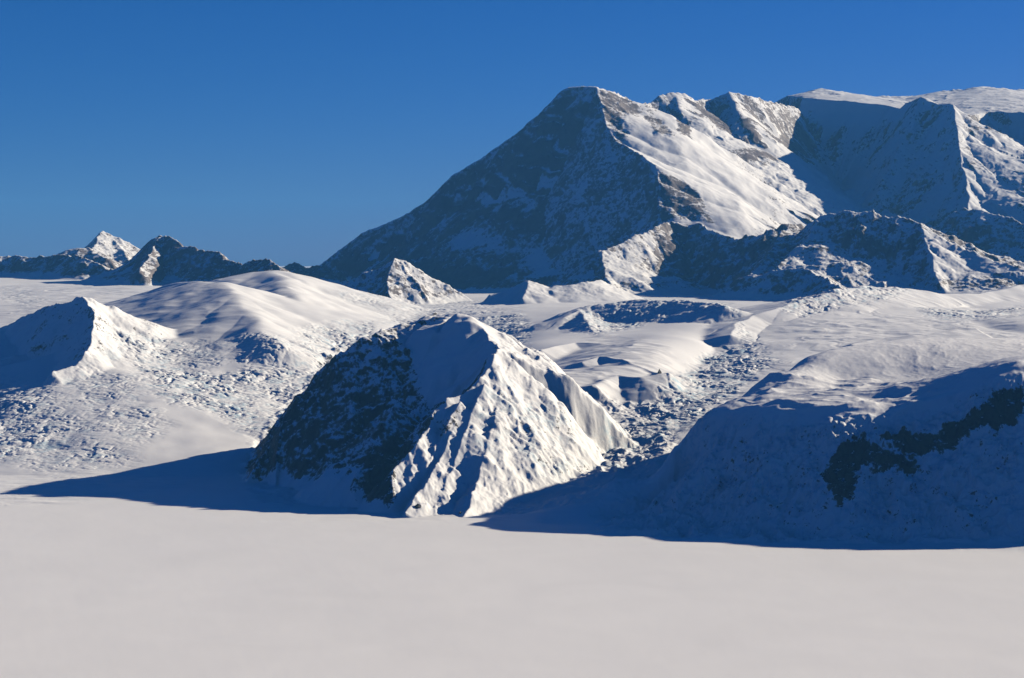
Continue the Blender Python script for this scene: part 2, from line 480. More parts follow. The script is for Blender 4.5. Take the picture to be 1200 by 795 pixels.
                        'jag': 0.025,
                        'rib': 0.06,
                        'rw': 0.25},
                       {'p': [(5.2427, 24.6, 1.9493), (5.2243, 24.2, 1.7157), (5.2034, 23.7, 1.4472), (5.1348, 23.0, 1.1409)],
                        'left': (0.5, 0.7, 0.3),
                        'right': 1.0,
                        'k': 0.006,
                        'jag': 0.015,
                        'rib': 0.03,
                        'rw': 0.2},
                       {'p': [(5.2427, 24.6, 1.9493), (5.441, 24.8, 1.8536), (5.6418, 24.9, 1.733), (5.8321, 24.9, 1.5888), (6.0866, 24.8, 1.4668),
                              (6.3386, 24.7, 1.3789), (6.5884, 24.6, 1.2916), (7.0294, 24.6, 1.1489)],
                        'left': 0.8,
                        'right': (0.6, 0.6, 0.3),
                        'jag': 0.012,
                        'rib': 0.02,
                        'rw': 0.3},
                       {'p': [(4.0667, 25.2, 2.0387), (3.7855, 24.6, 1.7192), (3.5094, 24.2, 1.5), (3.3069, 23.9, 1.3401)],
                        'left': 0.35,
                        'right': 0.9,
                        'k': 0.006}],
            'rock': 0.42,
            'rough': 0.6,
            'warp': 0.03,
            'k': 0.012},
           {'name': 'ridge',
            'label': 'low grey snow ridge with a thin lit crest below the rocky pyramid',
            'cat': 'ridge',
            'u': (0.09, 0.19),
            'y': (21, 25.5),
            'ridges': [{'p': [(2.233, 23.8, 0.8095), (2.445, 23.8, 0.9477), (2.7098, 23.8, 1.139), (2.9623, 23.7, 1.2675), (3.1603, 23.6, 1.3),
                              (3.4089, 23.5, 1.3428), (3.5508, 23.4, 1.3748), (3.6605, 23.1, 1.3043), (3.7458, 22.8, 1.2254),
                              (3.8509, 22.4, 1.1203)],
                        'left': 0.5,
                        'right': 0.75,
                        'jag': 0.01,
                        'rib': 0.03,
                        'rw': 0.2}],
            'rock': 0.4,
            'rough': 0.5,
            'warp': 0.03,
            'k': 0.01},
           {'name': 'snow_hill',
            'label': 'steep snow hill with a shaded face at the left edge',
            'cat': 'hill',
            'u': (-0.45, -0.1),
            'y': (14.2, 20),
            'ridges': [{'p': [(-7.2202, 19, 0.6514), (-5.8829, 18.8, 0.7024), (-4.8806, 18.2, 0.8092), (-4.6653, 18.0, 0.8893),
                              (-4.3887, 17.7, 0.9944), (-4.1822, 17.5, 1.0548), (-3.9795, 17.3, 1.0986), (-3.8339, 17.1, 1.1338)],
                        'left': 0.35,
                        'right': (0.9, 0.55, 0.2),
                        'jag': 0.006,
                        'rib': 0.015,
                        'rw': 0.3},
                       {'p': [(-3.8339, 17.1, 1.1338), (-3.7075, 16.8, 1.0501), (-3.6127, 16.5, 0.9623), (-3.5517, 16.15, 0.8509),
                              (-3.5153, 15.85, 0.7353), (-3.5586, 15.6, 0.6286), (-3.7205, 15.4, 0.5639)],
                        'left': (0.8, 0.25, 0.4),
                        'right': 1.0,
                        'k': 0.006,
                        'jag': 0.006}],
            'rock': 0.22,
            'rough': 0.35,
            'warp': 0.03,
            'k': 0.02,
            'mat': 'near'},
           {'name': 'rocky_hill',
            'label': 'steep dark rock and snow hill rising out of the middle of the snowfield',
            'cat': 'hill',
            'u': (-0.17, 0.085),
            'y': (10.9, 15.5),
            'ridges': [{'p': [(-1.7932, 12.9, 0.0379), (-1.7283, 12.85, 0.1014), (-1.6347, 12.8, 0.2508), (-1.5479, 12.8, 0.4003),
                              (-1.4495, 12.85, 0.5691), (-1.3275, 12.9, 0.6927), (-1.1827, 12.9, 0.8314), (-1.0381, 12.9, 0.9238),
                              (-0.9262, 12.95, 0.9795), (-0.8079, 13.1, 1.0262), (-0.6513, 13.25, 1.0682), (-0.5051, 13.3, 1.1022),
                              (-0.3848, 13.25, 1.1037), (-0.281, 13.1, 1.0789), (-0.1953, 12.85, 1.0065), (-0.147, 12.65, 0.952),
                              (-0.0891, 12.45, 0.9161)],
                        'left': [1.3, 1.3, 1.3, 1.3, 1.3, 0.8, 0.8, (0.5, 0.5, 0.9), (0.5, 0.5, 0.9), (0.5, 0.5, 0.9), (0.5, 0.5, 0.9),
                                 (0.5, 0.5, 0.9), (0.5, 0.5, 0.9), (0.5, 0.5, 0.9), (0.5, 0.5, 0.9), (0.5, 0.5, 0.9)],
                        'right': [(0.95, 1.5, 0.4), (0.95, 1.5, 0.4), (0.95, 1.5, 0.4), (0.95, 1.5, 0.4), (0.95, 1.5, 0.4), (0.95, 1.5, 0.4),
                                  (0.95, 1.5, 0.4), (0.8, 0.35, 1.05), (0.6, 0.36, 1.05), (0.42, 0.38, 1.1), (0.3, 0.38, 1.1), (0.28, 0.38, 1.1),
                                  (0.35, 0.36, 1.1), (0.5, 0.3, 1.1), (0.7, 0.3, 1.05), (0.95, 1.5, 0.4)],
                        'jag': 0.004,
                        'rib': 0.04,
                        'rw': 0.22,
                        'skew': 0.8,
                        'cap': 2,
                        'tight': 0.9},
                       {'p': [(-0.377, 12.98, 1.1118), (-0.2893, 12.95, 1.0953), (-0.2225, 13.1, 1.0321), (-0.1486, 13.3, 0.9357)],
                        'left': 0.8,
                        'right': 1.2,
                        'round': 0.04},
                       {'p': [(-0.0891, 12.45, 0.9161), (-0.131, 12.2, 0.8185), (-0.1841, 12.1, 0.7428), (-0.2942, 11.95, 0.6557),
                              (-0.4138, 11.85, 0.599), (-0.4861, 11.8, 0.5498), (-0.5031, 11.7, 0.4791), (-0.5205, 11.62, 0.4443),
                              (-0.5669, 11.5, 0.3725), (-0.6336, 11.4, 0.3054), (-0.6953, 11.32, 0.2527), (-0.7108, 11.24, 0.1906),
                              (-0.6935, 11.12, 0.0794)],
                        'left': (1.15, 0.9, 0.4),
                        'right': 1.1,
                        'k': 0.005,
                        'jag': 0.008},
                       {'p': [(-0.0891, 12.45, 0.9161), (0.0, 12.42, 0.8396), (0.111, 12.4, 0.7407), (0.2213, 12.36, 0.6545), (0.3091, 12.33, 0.5625),
                              (0.3966, 12.3, 0.4433), (0.4835, 12.26, 0.2815), (0.558, 12.2, 0.1227), (0.597, 12.1, 0.036)],
                        'left': 1.3,
                        'right': (0.6, 1.1, 0.45),
                        'jag': 0.006,
                        'rib': 0.015,
                        'rw': 0.15,
                        'tight': 0.6,
                        'cap': 0.8,
                        'round': 0.03},
                       {'p': [(-0.1829, 12.02, 0.7155), (-0.2624, 11.72, 0.5037), (-0.3482, 11.42, 0.2468), (-0.402, 11.2, 0.0944)],
                        'left': 0.95,
                        'right': 1.0,
                        'k': 0.04,
                        'jag': 0.004},
                       {'p': [(-0.3175, 11.82, 0.6013), (-0.4359, 11.58, 0.3855), (-0.5293, 11.35, 0.2034)], 'left': 0.95, 'right': 0.9, 'k': 0.04},
                       {'p': [(-0.7259, 12.1, 0.58), (-0.8068, 11.85, 0.4394), (-0.8878, 11.65, 0.274), (-0.9502, 11.45, 0.1146)],
                        'left': 0.9,
                        'right': 0.8,
                        'rib': 0.02,
                        'rw': 0.15,
                        'k': 0.03}],
            'rock': 0.44,
            'rough': 0.45,
            'warp': 0.02,
            'k': 0.012,
            'mat': 'near',
            'kk': 0.02},
           {'name': 'snow_massif',
            'label': 'broad snow massif with its front cliff in deep blue shade, right foreground',
            'cat': 'hill',
            'u': (-0.06, 0.62),
            'y': (9.2, 16.2),
            'ridges': [{'p': [(1.3598, 11.25, 0.6446), (1.5338, 11.05, 0.6201), (1.7159, 10.95, 0.6478), (1.8949, 10.85, 0.6068),
                              (1.983, 10.8, 0.5916), (2.1244, 10.78, 0.5739), (2.283, 10.85, 0.6653), (2.5252, 10.85, 0.7334), (2.7303, 10.8, 0.8096),
                              (2.8991, 10.8, 0.8387), (3.1692, 10.9, 0.8765)],
                        'left': 0.25,
                        'right': (1.0, 0.25, 0.9),
                        'jag': 0.01,
                        'rib': 0.03,
                        'rw': 0.2},
                       {'p': [(2.0313, 10.8, 0.6013), (1.9414, 10.7, 0.5183), (1.829, 10.6, 0.4321), (1.7104, 10.45, 0.3062)],
                        'left': 0.8,
                        'right': 0.8,
                        'k': 0.01,
                        'jag': 0.01,
                        'rib': 0.02,
                        'rw': 0.15},
                       {'p': [(3.0978, 10.82, 0.8665), (3.452, 10.72, 0.9252), (4.0481, 10.65, 0.9671)],  # crest out of view to the right, added to block sun from the cliff foot
                        'left': 0.25,
                        'right': 1.1,
                        'jag': 0.01,
                        'k': 0.03},
                       {'p': [(1.598, 10.98, 0.5961), (1.4653, 10.72, 0.4201), (1.3188, 10.5, 0.2295)],
                        'left': 0.9,
                        'right': 0.9,
                        'k': 0.03,
                        'rib': 0.02,
                        'rw': 0.12},
                       {'p': [(2.5141, 10.8, 0.6885), (2.3474, 10.52, 0.4875), (2.2512, 10.35, 0.2943)],
                        'left': 0.9,
                        'right': 0.9,
                        'k': 0.03,
                        'rib': 0.02,
                        'rw': 0.12},
                       {'p': [(1.2982, 11.15, 0.5721), (1.1533, 10.95, 0.3723), (1.0416, 10.8, 0.1689)],
                        'left': 0.9,
                        'right': 0.9,
                        'k': 0.03,
                        'rib': 0.02,
                        'rw': 0.12}],
            'tps': [(0.7025, 11.6, 0.0599), (0.8108, 11.3, 0.1836), (0.9495, 11.15, 0.3466), (1.0989, 11.15, 0.472), (1.3212, 11.35, 0.6166),
                    (1.5706, 11.7, 0.7468), (1.84, 12.1, 0.8458), (2.0709, 12.35, 0.8876), (2.3007, 12.55, 0.9058), (2.6324, 12.8, 0.9226),
                    (3.0105, 12.95, 0.9274), (3.5138, 13.1, 0.9325), (4.1932, 13.4, 0.9255), (5.1674, 13.6, 0.9412), (1.4039, 11.2, 0.6484),
                    (1.618, 10.95, 0.6183), (1.8462, 10.85, 0.6166), (2.0892, 10.85, 0.6068), (2.3423, 10.9, 0.6712), (2.5736, 10.85, 0.748),
                    (2.7303, 10.8, 0.8096), (2.8992, 10.8, 0.8338), (3.2178, 10.9, 0.8911), (3.6894, 11.0, 0.9348), (4.4667, 11.1, 0.9794),
                    (1.6911, 11.45, 0.7065), (2.0062, 11.8, 0.7616), (2.3858, 11.85, 0.7691), (2.768, 11.9, 0.8193), (3.1933, 11.9, 0.8619),
                    (4.0581, 12.1, 0.8946), (1.2755, 10.95, 0.4707), (1.4414, 10.72, 0.3959), (1.7107, 10.6, 0.3606), (1.977, 10.5, 0.3714),
                    (2.259, 10.5, 0.4186), (2.5408, 10.5, 0.4658), (2.8124, 10.46, 0.4698), (3.2774, 10.45, 0.5177), (3.9789, 10.45, 0.5647),
                    (0.8115, 11.3, -0.0201), (0.9959, 11.1, 0.1319), (1.2002, 10.7, 0.133), (1.4136, 10.5, 0.1112), (-0.05, 10.75, -0.03),
                    (0.3, 10.5, -0.03), (0.8, 10.32, -0.03), (1.4, 10.2, -0.03), (2.1, 10.15, -0.03), (2.8, 10.12, -0.03), (3.5, 10.02, -0.03),
                    (4.6, 9.9, -0.03), (0.4, 9.6, -0.4), (1.5, 9.4, -0.4), (3, 9.3, -0.4), (4.5, 9.1, -0.4), (-0.4, 10.8, -0.15), (0.2, 11.6, -0.1),
                    (0.45, 12.0, -0.12), (0.9, 12.1, 0.05), (1.35, 12.3, 0.2), (-0.3, 12.2, -0.4), (0.9, 12.6, -0.05), (1.7, 13.1, 0.1),
                    (2.3, 13.7, 0.3), (2.9, 14.2, 0.4), (3.6, 14.4, 0.45), (5, 14.8, 0.45), (1.2, 14, -0.1), (3, 15.6, 0.1), (5.6, 15.6, 0.1),
                    (5.6, 10.5, 0.6), (2.95, 10.42, 0.46), (3.6, 10.4, 0.47), (4.4, 10.35, 0.47), (1.0, 11.9, 0.08), (1.5, 12.25, 0.33),  # includes unseen right-hand slope points, raised to shade the cliff foot
                    (2.0, 12.8, 0.55), (2.5, 13.2, 0.7), (5.6, 11.5, 0.9), (5.6, 12.8, 0.9)],
            'rock': 0.05,
            'rough': 0.1,
            'warp': 0.02,
            'k': 0.012,
            'mat': 'near',
            'kk': 0.03}],
 'ice': [([(-2.569, 15.976), (-2.18, 16.274), (-1.874, 16.457), (-1.647, 16.766), (-1.077, 12.695), (-1.236, 12.583), (-1.474, 12.697),
           (-1.922, 14.346), (-1.916, 15.321)],
          0.1, 0.8),
         ([(-6.938, 25.89), (-5.716, 22.853), (-5.184, 21.496), (-5.173, 20.318), (-5.929, 22.125)], 0.1, 0.3),
         ([(-2.577, 16.969), (-2.053, 17.027), (-1.857, 16.633), (-1.969, 16.326), (-2.337, 16.354)], 0.1, 0.6),
         ([(-4.305, 16.067), (-3.862, 15.441), (-3.525, 14.616), (-3.195, 14.025), (-2.816, 13.413), (-3.213, 13.321), (-3.932, 13.34),
           (-4.681, 15.88)],
          0.25, 1.0),
         ([(-3.526, 16.447), (-3.304, 17.206), (-2.792, 17.126), (-2.497, 16.447), (-2.638, 15.966), (-3.084, 16.059), (-3.367, 16.037)], 0.1, 0.7),
         ([(-3.146, 16.009), (-2.801, 16.081), (-2.5, 15.993), (-2.065, 15.411), (-1.685, 13.476), (-1.968, 14.216), (-2.363, 14.694),
           (-2.654, 14.854), (-2.941, 15.316)],
          0.1, 1.0),
         ([(-1.992, 17.841), (-1.68, 18.813), (-1.367, 19.132), (-0.87, 12.981), (-1.575, 17.63), (-1.353, 13.172), (-1.874, 16.457)], 0.1, 0.8),
         ([(-3.651, 15.424), (-3.44, 15.718), (-3.129, 15.568), (-2.844, 14.81), (-2.535, 14.19), (-2.691, 13.694), (-3.089, 14.116)], 0.1, 0.5),
         ([(-2.038, 20.746), (-1.24, 23.143), (-0.424, 23.737), (0.0, 20.312), (-0.469, 13.129), (-1.49, 20.848)], 0.15, 0.35),
         ([(1.152, 14.334), (1.642, 15.988), (2.055, 16.43), (2.064, 15.407), (1.656, 14.26), (1.314, 13.375), (1.017, 12.649), (0.772, 11.922),
           (0.531, 11.888), (0.591, 12.599), (0.988, 13.824)],
          0.06, 1.0),
         ([(2.029, 17.477), (2.108, 16.854), (2.159, 15.346), (1.981, 15.294), (1.943, 16.416)], 0.06, 0.5),
         ([(0.667, 18.661), (1.447, 23.147), (2.502, 22.404), (2.082, 17.595), (1.595, 17.857), (1.28, 17.914), (0.762, 17.063), (0.48, 17.912)],
          0.08, 0.75),
         ([(3.381, 22.937), (4.156, 23.263), (4.007, 19.504), (3.661, 18.632), (3.064, 18.052), (2.667, 17.566), (2.525, 17.666)], 0.08, 0.8),
         ([(-0.363, 20.336), (0.09, 20.204), (0.162, 18.1), (-0.059, 13.155)], 0.06, 0.7),
         ([(-0.214, 11.978), (0.0, 12.207), (0.274, 12.26), (0.503, 12.523), (0.54, 12.091), (0.261, 11.668), (0.0, 11.584), (-0.23, 11.468),
           (-0.287, 11.689)],
          0.06, 0.65),
         ([(0.972, 12.095), (1.144, 11.139), (1.462, 10.912), (1.922, 10.758), (2.404, 10.766), (2.86, 10.673), (2.689, 10.033), (1.825, 10.213),
           (1.301, 10.401), (0.957, 10.713)],
          0.05, 1.4),
         ([(-3.038, 11.338), (-3.451, 12.876), (-3.142, 13.028), (-2.3, 12.875), (-2.031, 12.629), (-2.563, 11.953)], 0.15, 0.12),
         ([(3.953, 18.438), (5.291, 19.744), (4.697, 17.529), (3.871, 17.687)], 0.1, 0.6)],
 'waves': [([(-3.891, 13.2), (-3.176, 13.168), (-2.338, 13.086), (-1.955, 12.874), (-2.173, 12.164), (-2.764, 11.461), (-3.287, 11.15)], 0.1, 0.35),
           ([(-3.667, 17.105), (-4.511, 23.488), (-3.315, 19.79), (-3.298, 21.719), (-2.546, 21.116), (-2.033, 17.508), (-2.695, 17.242),
             (-3.431, 17.071)],
            0.15, 0.3),
           ([(-6.938, 25.89), (-5.154, 25.646), (-2.437, 20.207), (0.0, 22.764), (0.183, 20.524), (-1.49, 20.848), (-2.379, 19.724), (-3.909, 19.025),
             (-4.974, 18.56)],
            0.15, 0.5),
           ([(-1.047, 11.726), (0.0, 11.321), (0.59, 11.006), (0.191, 10.681), (-0.479, 10.714), (-1.225, 10.969)], 0.15, 0.25),
           ([(1.68, 14.465), (1.705, 11.568), (2.165, 11.82), (2.355, 11.464), (2.587, 11.139), (2.927, 10.922), (2.889, 10.782), (2.21, 10.759),
             (1.823, 10.743), (1.234, 11.048)],
            0.06, 1.5),
           ([(0.0, 12.973), (0.768, 17.184), (1.307, 15.397), (1.144, 14.233), (0.625, 13.999), (0.224, 12.534)], 0.1, 0.8),
           ([(-1.261, 18.818), (-0.59, 13.217), (-0.234, 13.078), (-0.112, 12.52), (-0.337, 12.561), (-0.683, 12.743), (-0.862, 12.862)], 0.06, 1.3),
           ([(2.539, 17.225), (3.846, 17.938), (4.649, 17.348), (4.445, 16.588), (2.846, 15.933), (2.479, 16.323)], 0.15, 0.6)],
 'surf': [([(0.483, 10.808), (0.691, 11.044), (1.045, 12.314), (1.144, 11.139), (1.366, 10.925), (1.644, 10.828), (1.919, 10.74), (2.21, 10.759),
            (2.51, 10.808), (2.714, 10.754), (2.88, 10.747), (2.639, 9.847), (1.34, 10.003), (0.551, 10.284)],
           0.06, 0.12, 1.15),
          ([(-0.921, 12.885), (-0.69, 12.868), (-0.567, 12.688), (-0.668, 12.471), (-0.794, 11.859), (-0.884, 11.64), (-1.044, 11.692),
            (-1.321, 12.326), (-1.511, 12.53), (-1.744, 12.596), (-1.87, 13.292), (-1.831, 14.638), (-1.726, 16.098), (-1.575, 17.63)],
           0.04, 0.46, 0.75),
          ([(-0.738, 11.806), (-0.518, 11.59), (-0.537, 11.45), (-0.668, 11.498), (-0.758, 11.309), (-0.72, 11.111), (-0.853, 11.229),
            (-0.912, 11.668)],
           0.02, 0.85, 0.7),
          ([(-0.468, 13.101), (-0.363, 20.336), (-0.057, 12.746), (-0.22, 12.302), (-0.555, 12.434), (-0.624, 12.708), (-0.757, 13.039)], 0.03, -0.3,
           0.12),
          ([(-1.777, 12.63), (-1.507, 12.495), (-1.034, 11.575), (-0.796, 11.143), (-0.896, 11.149), (-1.546, 11.537)], 0.04, 0.05, 0.3),
          ([(-0.123, 12.469), (-0.045, 12.467), (0.067, 12.464), (0.276, 12.359), (0.467, 12.293), (0.62, 11.107), (0.488, 10.92), (-0.197, 11.052),
            (-0.587, 10.944), (-0.681, 11.124), (-0.696, 11.294), (-0.518, 11.598), (-0.474, 11.788), (-0.215, 12.042)],
           0.03, 0.1, 0.5),
          ([(-0.212, 11.875), (0.219, 12.233), (0.487, 12.121), (0.502, 11.23), (0.0, 11.466), (-0.258, 11.572)], 0.06, 0.24, 0.6),
          ([(1.685, 10.48), (1.825, 10.613), (1.924, 10.638), (2.074, 10.553), (2.23, 10.509), (2.235, 10.426), (2.053, 10.449), (1.921, 10.489),
            (1.837, 10.284), (1.764, 10.26)],
           0.02, 0.8, 0.8),
          ([(2.062, 10.612), (2.138, 10.638), (2.369, 10.607), (2.517, 10.634), (2.614, 10.642), (2.725, 10.706), (2.874, 10.725), (2.826, 10.546),
            (2.592, 10.552), (2.387, 10.481), (2.123, 10.561)],
           0.02, 0.8, 0.8),
          ([(0.94, 12.383), (1.072, 12.629), (1.072, 11.163), (1.086, 11.049), (0.949, 11.179), (0.85, 11.891)], 0.03, 0.5, 0.6),
          ([(1.808, 29.992), (3.438, 33.466), (3.507, 31.407), (3.949, 29.469), (3.488, 27.891), (2.733, 26.602), (2.533, 28.355), (2.188, 28.82)],
           0.1, -0.1, 0.12),
          ([(2.214, 28.82), (2.567, 28.738), (2.856, 28.417), (2.924, 27.86), (2.179, 27.878)], 0.05, 0.68, 0.35),
          ([(1.407, 31.183), (1.785, 31.965), (2.028, 31.312), (2.082, 31.084), (1.743, 30.484), (1.808, 29.992), (1.634, 29.995), (1.481, 30.423)],
           0.04, 0.68, 0.45),
          ([(2.11, 31.084), (2.437, 31.183), (2.568, 30.263), (2.225, 30.192)], 0.05, 0.75, 0.5),
          ([(2.75, 33.285), (2.937, 32.877), (2.935, 30.995), (2.64, 30.31)], 0.05, 0.75, 0.5),
          ([(4.096, 31.625), (5.691, 35.392), (6.537, 34.849), (6.178, 32.171), (4.932, 30.673), (4.321, 29.316)], 0.2, 0.1, 0.35),
          ([(5.295, 24.444), (5.531, 24.283), (6.216, 23.589), (5.085, 23.233)], 0.04, 0.15, 0.3),
          ([(7.468, 31.253), (7.75, 31.549), (7.995, 30.341), (7.159, 29.144)], 0.1, -0.1, 0.2),
          ([(1.253, 25.511), (1.948, 26.435), (1.95, 25.379), (1.234, 24.662)], 0.03, 0.3, 0.35),
          ([(5.647, 36.65), (7.975, 37.99), (6.974, 34.699), (5.672, 36.287)], 0.2, -0.3, 0.1),
          ([(8.633, 38.657), (10.199, 38.058), (9.087, 33.908), (8.387, 36.113)], 0.2, -0.3, 0.15),
          ([(-0.11, 12.5), (-0.2, 12.12), (-0.37, 11.85), (-0.5, 11.66), (-0.63, 11.45), (-0.68, 11.0), (1.1, 11.0), (1.1, 14), (0.0, 14)], 0.03,
           -0.02, 0.5),
          ([(-0.1, 12.1), (0.4, 12.3), (0.6, 11.9), (0.3, 11.6), (-0.2, 11.7)], 0.1, 0.14, 0.6),
          ([(-0.45, 11.75), (-0.3, 11.8), (-0.35, 11.6), (-0.48, 11.55)], 0.03, 0.3, 0.6)]}

# ------------------------------------------------------------------ terrain
f4 = np.float32
def smooth(a, b, x):
    t = np.clip((x - a) / (b - a), 0, 1)
    return t * t * (3 - 2 * t)

_rs = np.random.RandomState(7)
_PERM = np.concatenate([_rs.permutation(1024)] * 2).astype(np.int32)
_ang = _rs.rand(1024) * 2 * np.pi
_GX = np.cos(_ang).astype(f4)
_GY = np.sin(_ang).astype(f4)

def noise2(x, y, seed=0):
    """gradient noise, about -0.7 .. 0.7"""
    x = x + f4(seed * 17.31)
    y = y - f4(seed * 9.77)
    fx = np.floor(x); fy = np.floor(y)
    xi = fx.astype(np.int32) & 1023; yi = fy.astype(np.int32) & 1023
    x = (x - fx).astype(f4); y = (y - fy).astype(f4)
    u = x * x * x * (x * (x * 6 - 15) + 10)
    v = y * y * y * (y * (y * 6 - 15) + 10)
    a0 = _PERM[xi] + yi; x1 = (xi + 1) & 1023
    a1 = _PERM[x1] + yi
    def g(a, px, py):
        h = _PERM[a & 1023]
        return _GX[h] * px + _GY[h] * py
    n00 = g(a0, x, y); n10 = g(a1, x - 1, y)
    n01 = g(a0 + 1, x, y - 1); n11 = g(a1 + 1, x - 1, y - 1)
    p = n00 + u * (n10 - n00)
    q = n01 + u * (n11 - n01)
    return p + v * (q - p)

def fbm(x, y, octs, seed=0, gain=0.5, lac=2.03):
    s = 0; a = 1.0
    for i in range(octs):
        s = s + f4(a) * noise2(x, y, seed + i * 3)
        x, y = x * f4(lac * .8) + y * f4(lac * .6), y * f4(lac * .8) - x * f4(lac * .6)
        a *= gain
    return s

def ridged(x, y, octs, seed=0, gain=0.55, lac=2.1):
    """sharp crests, 0 .. about 1"""
    s = 0; a = 1.0; w = 1.0; n = 0
    for i in range(octs):
        r = 1 - np.abs(noise2(x, y, seed + i * 5)) * f4(2.2)
        r = np.clip(r, 0, 1); r = r * r
        s = s + f4(a) * r * w
        w = np.clip(r * 1.6, 0, 1)
        x, y = x * f4(lac * .8) + y * f4(lac * .6), y * f4(lac * .8) - x * f4(lac * .6)
        n += a; a *= gain
    return s / n

def smax(a, b, k):
    h = np.clip(0.5 + (a - b) / (2 * k), 0, 1)
    return b + (a - b) * h + k * h * (1 - h)

def tps_fit(pts, lam=0.0):
    p = np.array(pts, float); n = len(p)
    xy = p[:, :2]; z = p[:, 2]
    d2 = ((xy[:, None] - xy[None]) ** 2).sum(-1)
    K = np.where(d2 > 0, 0.5 * d2 * np.log(d2 + 1e-12), 0) + lam * np.eye(n)
    P = np.c_[np.ones(n), xy]
    A = np.zeros((n + 3, n + 3)); A[:n, :n] = K; A[:n, n:] = P; A[n:, :n] = P.T
    w = np.linalg.solve(A, np.r_[z, 0, 0, 0])
    return xy, w

def tps_eval(fit, X, Y):
    xy, w = fit; n = len(xy)
    out = (w[n] + w[n + 1] * X + w[n + 2] * Y).astype(np.float64)
    for (cx, cy), wi in zip(xy, w[:n]):
        d2 = (X - cx) ** 2 + (Y - cy) ** 2 + 1e-12
        out += (0.5 * wi) * d2 * np.log(d2)
    return out

def tps_grid(fit, X, Y, st=6):
    """evaluate on a thinned grid, then interpolate smoothly along both axes"""
    nr, nc = X.shape
    ri = np.unique(np.r_[np.arange(0, nr, st), nr - 1]); ci = np.unique(np.r_[np.arange(0, nc, st), nc - 1])
    C = tps_eval(fit, X[np.ix_(ri, ci)].astype(float), Y[np.ix_(ri, ci)].astype(float))
    def up(C, xs, xq):   # catmull-rom along axis 0 on a nonuniform axis
        m = np.gradient(C, xs, axis=0)
        k = np.clip(np.searchsorted(xs, xq, side='right') - 1, 0, len(xs) - 2)
        h = (xs[k + 1] - xs[k])[:, None]; t = ((xq - xs[k])[:, None]) / h
        return ((2 * t**3 - 3 * t**2 + 1) * C[k] + (t**3 - 2 * t**2 + t) * h * m[k]
                + (-2 * t**3 + 3 * t**2) * C[k + 1] + (t**3 - t**2) * h * m[k + 1])
    C = up(C, ri.astype(float), np.arange(nr, dtype=float))
    return up(C.T, ci.astype(float), np.arange(nc, dtype=float)).T.astype(f4)

def prof(s, d):
    """drop below the crest at distance d; s = slope or (slope1, d1, slope2)"""
    if isinstance(s, tuple):
        return s[0] * np.minimum(d, s[1]) + s[2] * np.maximum(d - s[1], 0)
    return s * d

def ridge_eval(r, X, Y):
    """height (km) of one crest line with its two flanks"""
    P = r['p']; rr = r.get('round', 0); cap = r.get('cap', .4)
    best = np.full(X.shape, -9, f4); bs = np.zeros(X.shape, f4); bd = np.zeros(X.shape, f4)
    arc = 0.0
    for i in range(len(P) - 1):
        x0, y0, z0 = P[i]; x1, y1, z1 = P[i + 1]
        tx, ty = x1 - x0, y1 - y0; L = math.hypot(tx, ty) + 1e-9; tx /= L; ty /= L
        ax = X - f4(x0); ay = Y - f4(y0)
        t = ax * f4(tx) + ay * f4(ty)
        tc = np.clip(t, 0, f4(L))
        side = ay * f4(tx) - ax * f4(ty)          # + on the left of travel
        d = np.sqrt((t - tc) ** 2 + side * side) + f4(1e-6)
        w = 0.5 + 0.5 * side / d
        if (i == 0 or i == len(P) - 2) and cap:    # a crest falls off steeply beyond its ends
            e = np.zeros(X.shape, f4)
            if i == 0: e = np.maximum(e, -t / d)
            if i == len(P) - 2: e = np.maximum(e, (t - f4(L)) / d)
            cf = f4(cap) * np.clip(e, 0, 1)
        else: cf = 0
        if r.get('tight'): cf = cf + f4(r['tight']) * np.abs(t - tc) / d
        if rr: d = np.sqrt(d * d + f4(rr * rr)) - f4(rr)
        a = r['left']; b = r['right']
        if isinstance(a, list): a = a[min(i, len(a) - 1)]
        if isinstance(b, list): b = b[min(i, len(b) - 1)]
        if isinstance(a, tuple) and a[0] < 0: w = smooth(.55, 1, w)
        drop = (w * prof(a, d) + (1 - w) * prof(b, d)) + cf * d
        h = f4(z0) + tc * f4((z1 - z0) / L) - drop
        m = h > best
        best = np.where(m, h, best); bs = np.where(m, tc + f4(arc), bs); bd = np.where(m, d * np.sign(side), bd)
        arc += L
    rib = r.get('rib', 0); rmod = np.zeros(X.shape, f4)
    if rib:
        rw = r.get('rw', .4); sk = r.get('skew', 0.0); ad = np.abs(bd)
        wv = f4(.55) * noise2(X / f4(rw * 1.7), Y / f4(rw * 1.7), 61) + f4(.22) * noise2(X / f4(rw * .5), Y / f4(rw * .5), 63)
        q = bs / f4(rw) + np.where(bd > 0, -sk, sk) * ad / f4(rw) + wv
        sd = int(P[0][0] * 10) & 31
        n = 0; a_ = 1.0; tot = 0
        for o_ in range(4):
            fr = 2.35 ** o_
            m_ = 1 - np.abs(noise2(q * f4(fr), bd / f4(rw) * f4(.22 * fr ** .8), sd + o_ * 3)) * f4(2.1)
            n = n + f4(a_) * np.clip(m_, 0, 1); tot += a_; a_ *= .52
        n = n / tot - .55
        g_ = smooth(0, r.get('rs', rw * 1.0), ad)
        if r.get('one'): g_ = g_ * smooth(-.02, .1, -bd)
        best = best + f4(rib * 1.5) * n * g_ * np.clip(.75 + 1.2 * noise2(X / f4(.9), Y / f4(.9), 66), .25, 1.3)
        rmod = n * g_
    jag = r.get('jag', 0)
    if jag:
        ad = np.abs(bd)
        best = best + f4(jag) * fbm(bs / f4(.12), bs * 0 + f4(.5), 4, seed=5, gain=.6) * np.exp(-ad / f4(.05 + .25 * jag / .03 * .3))
    return best.astype(f4), rmod.astype(f4)

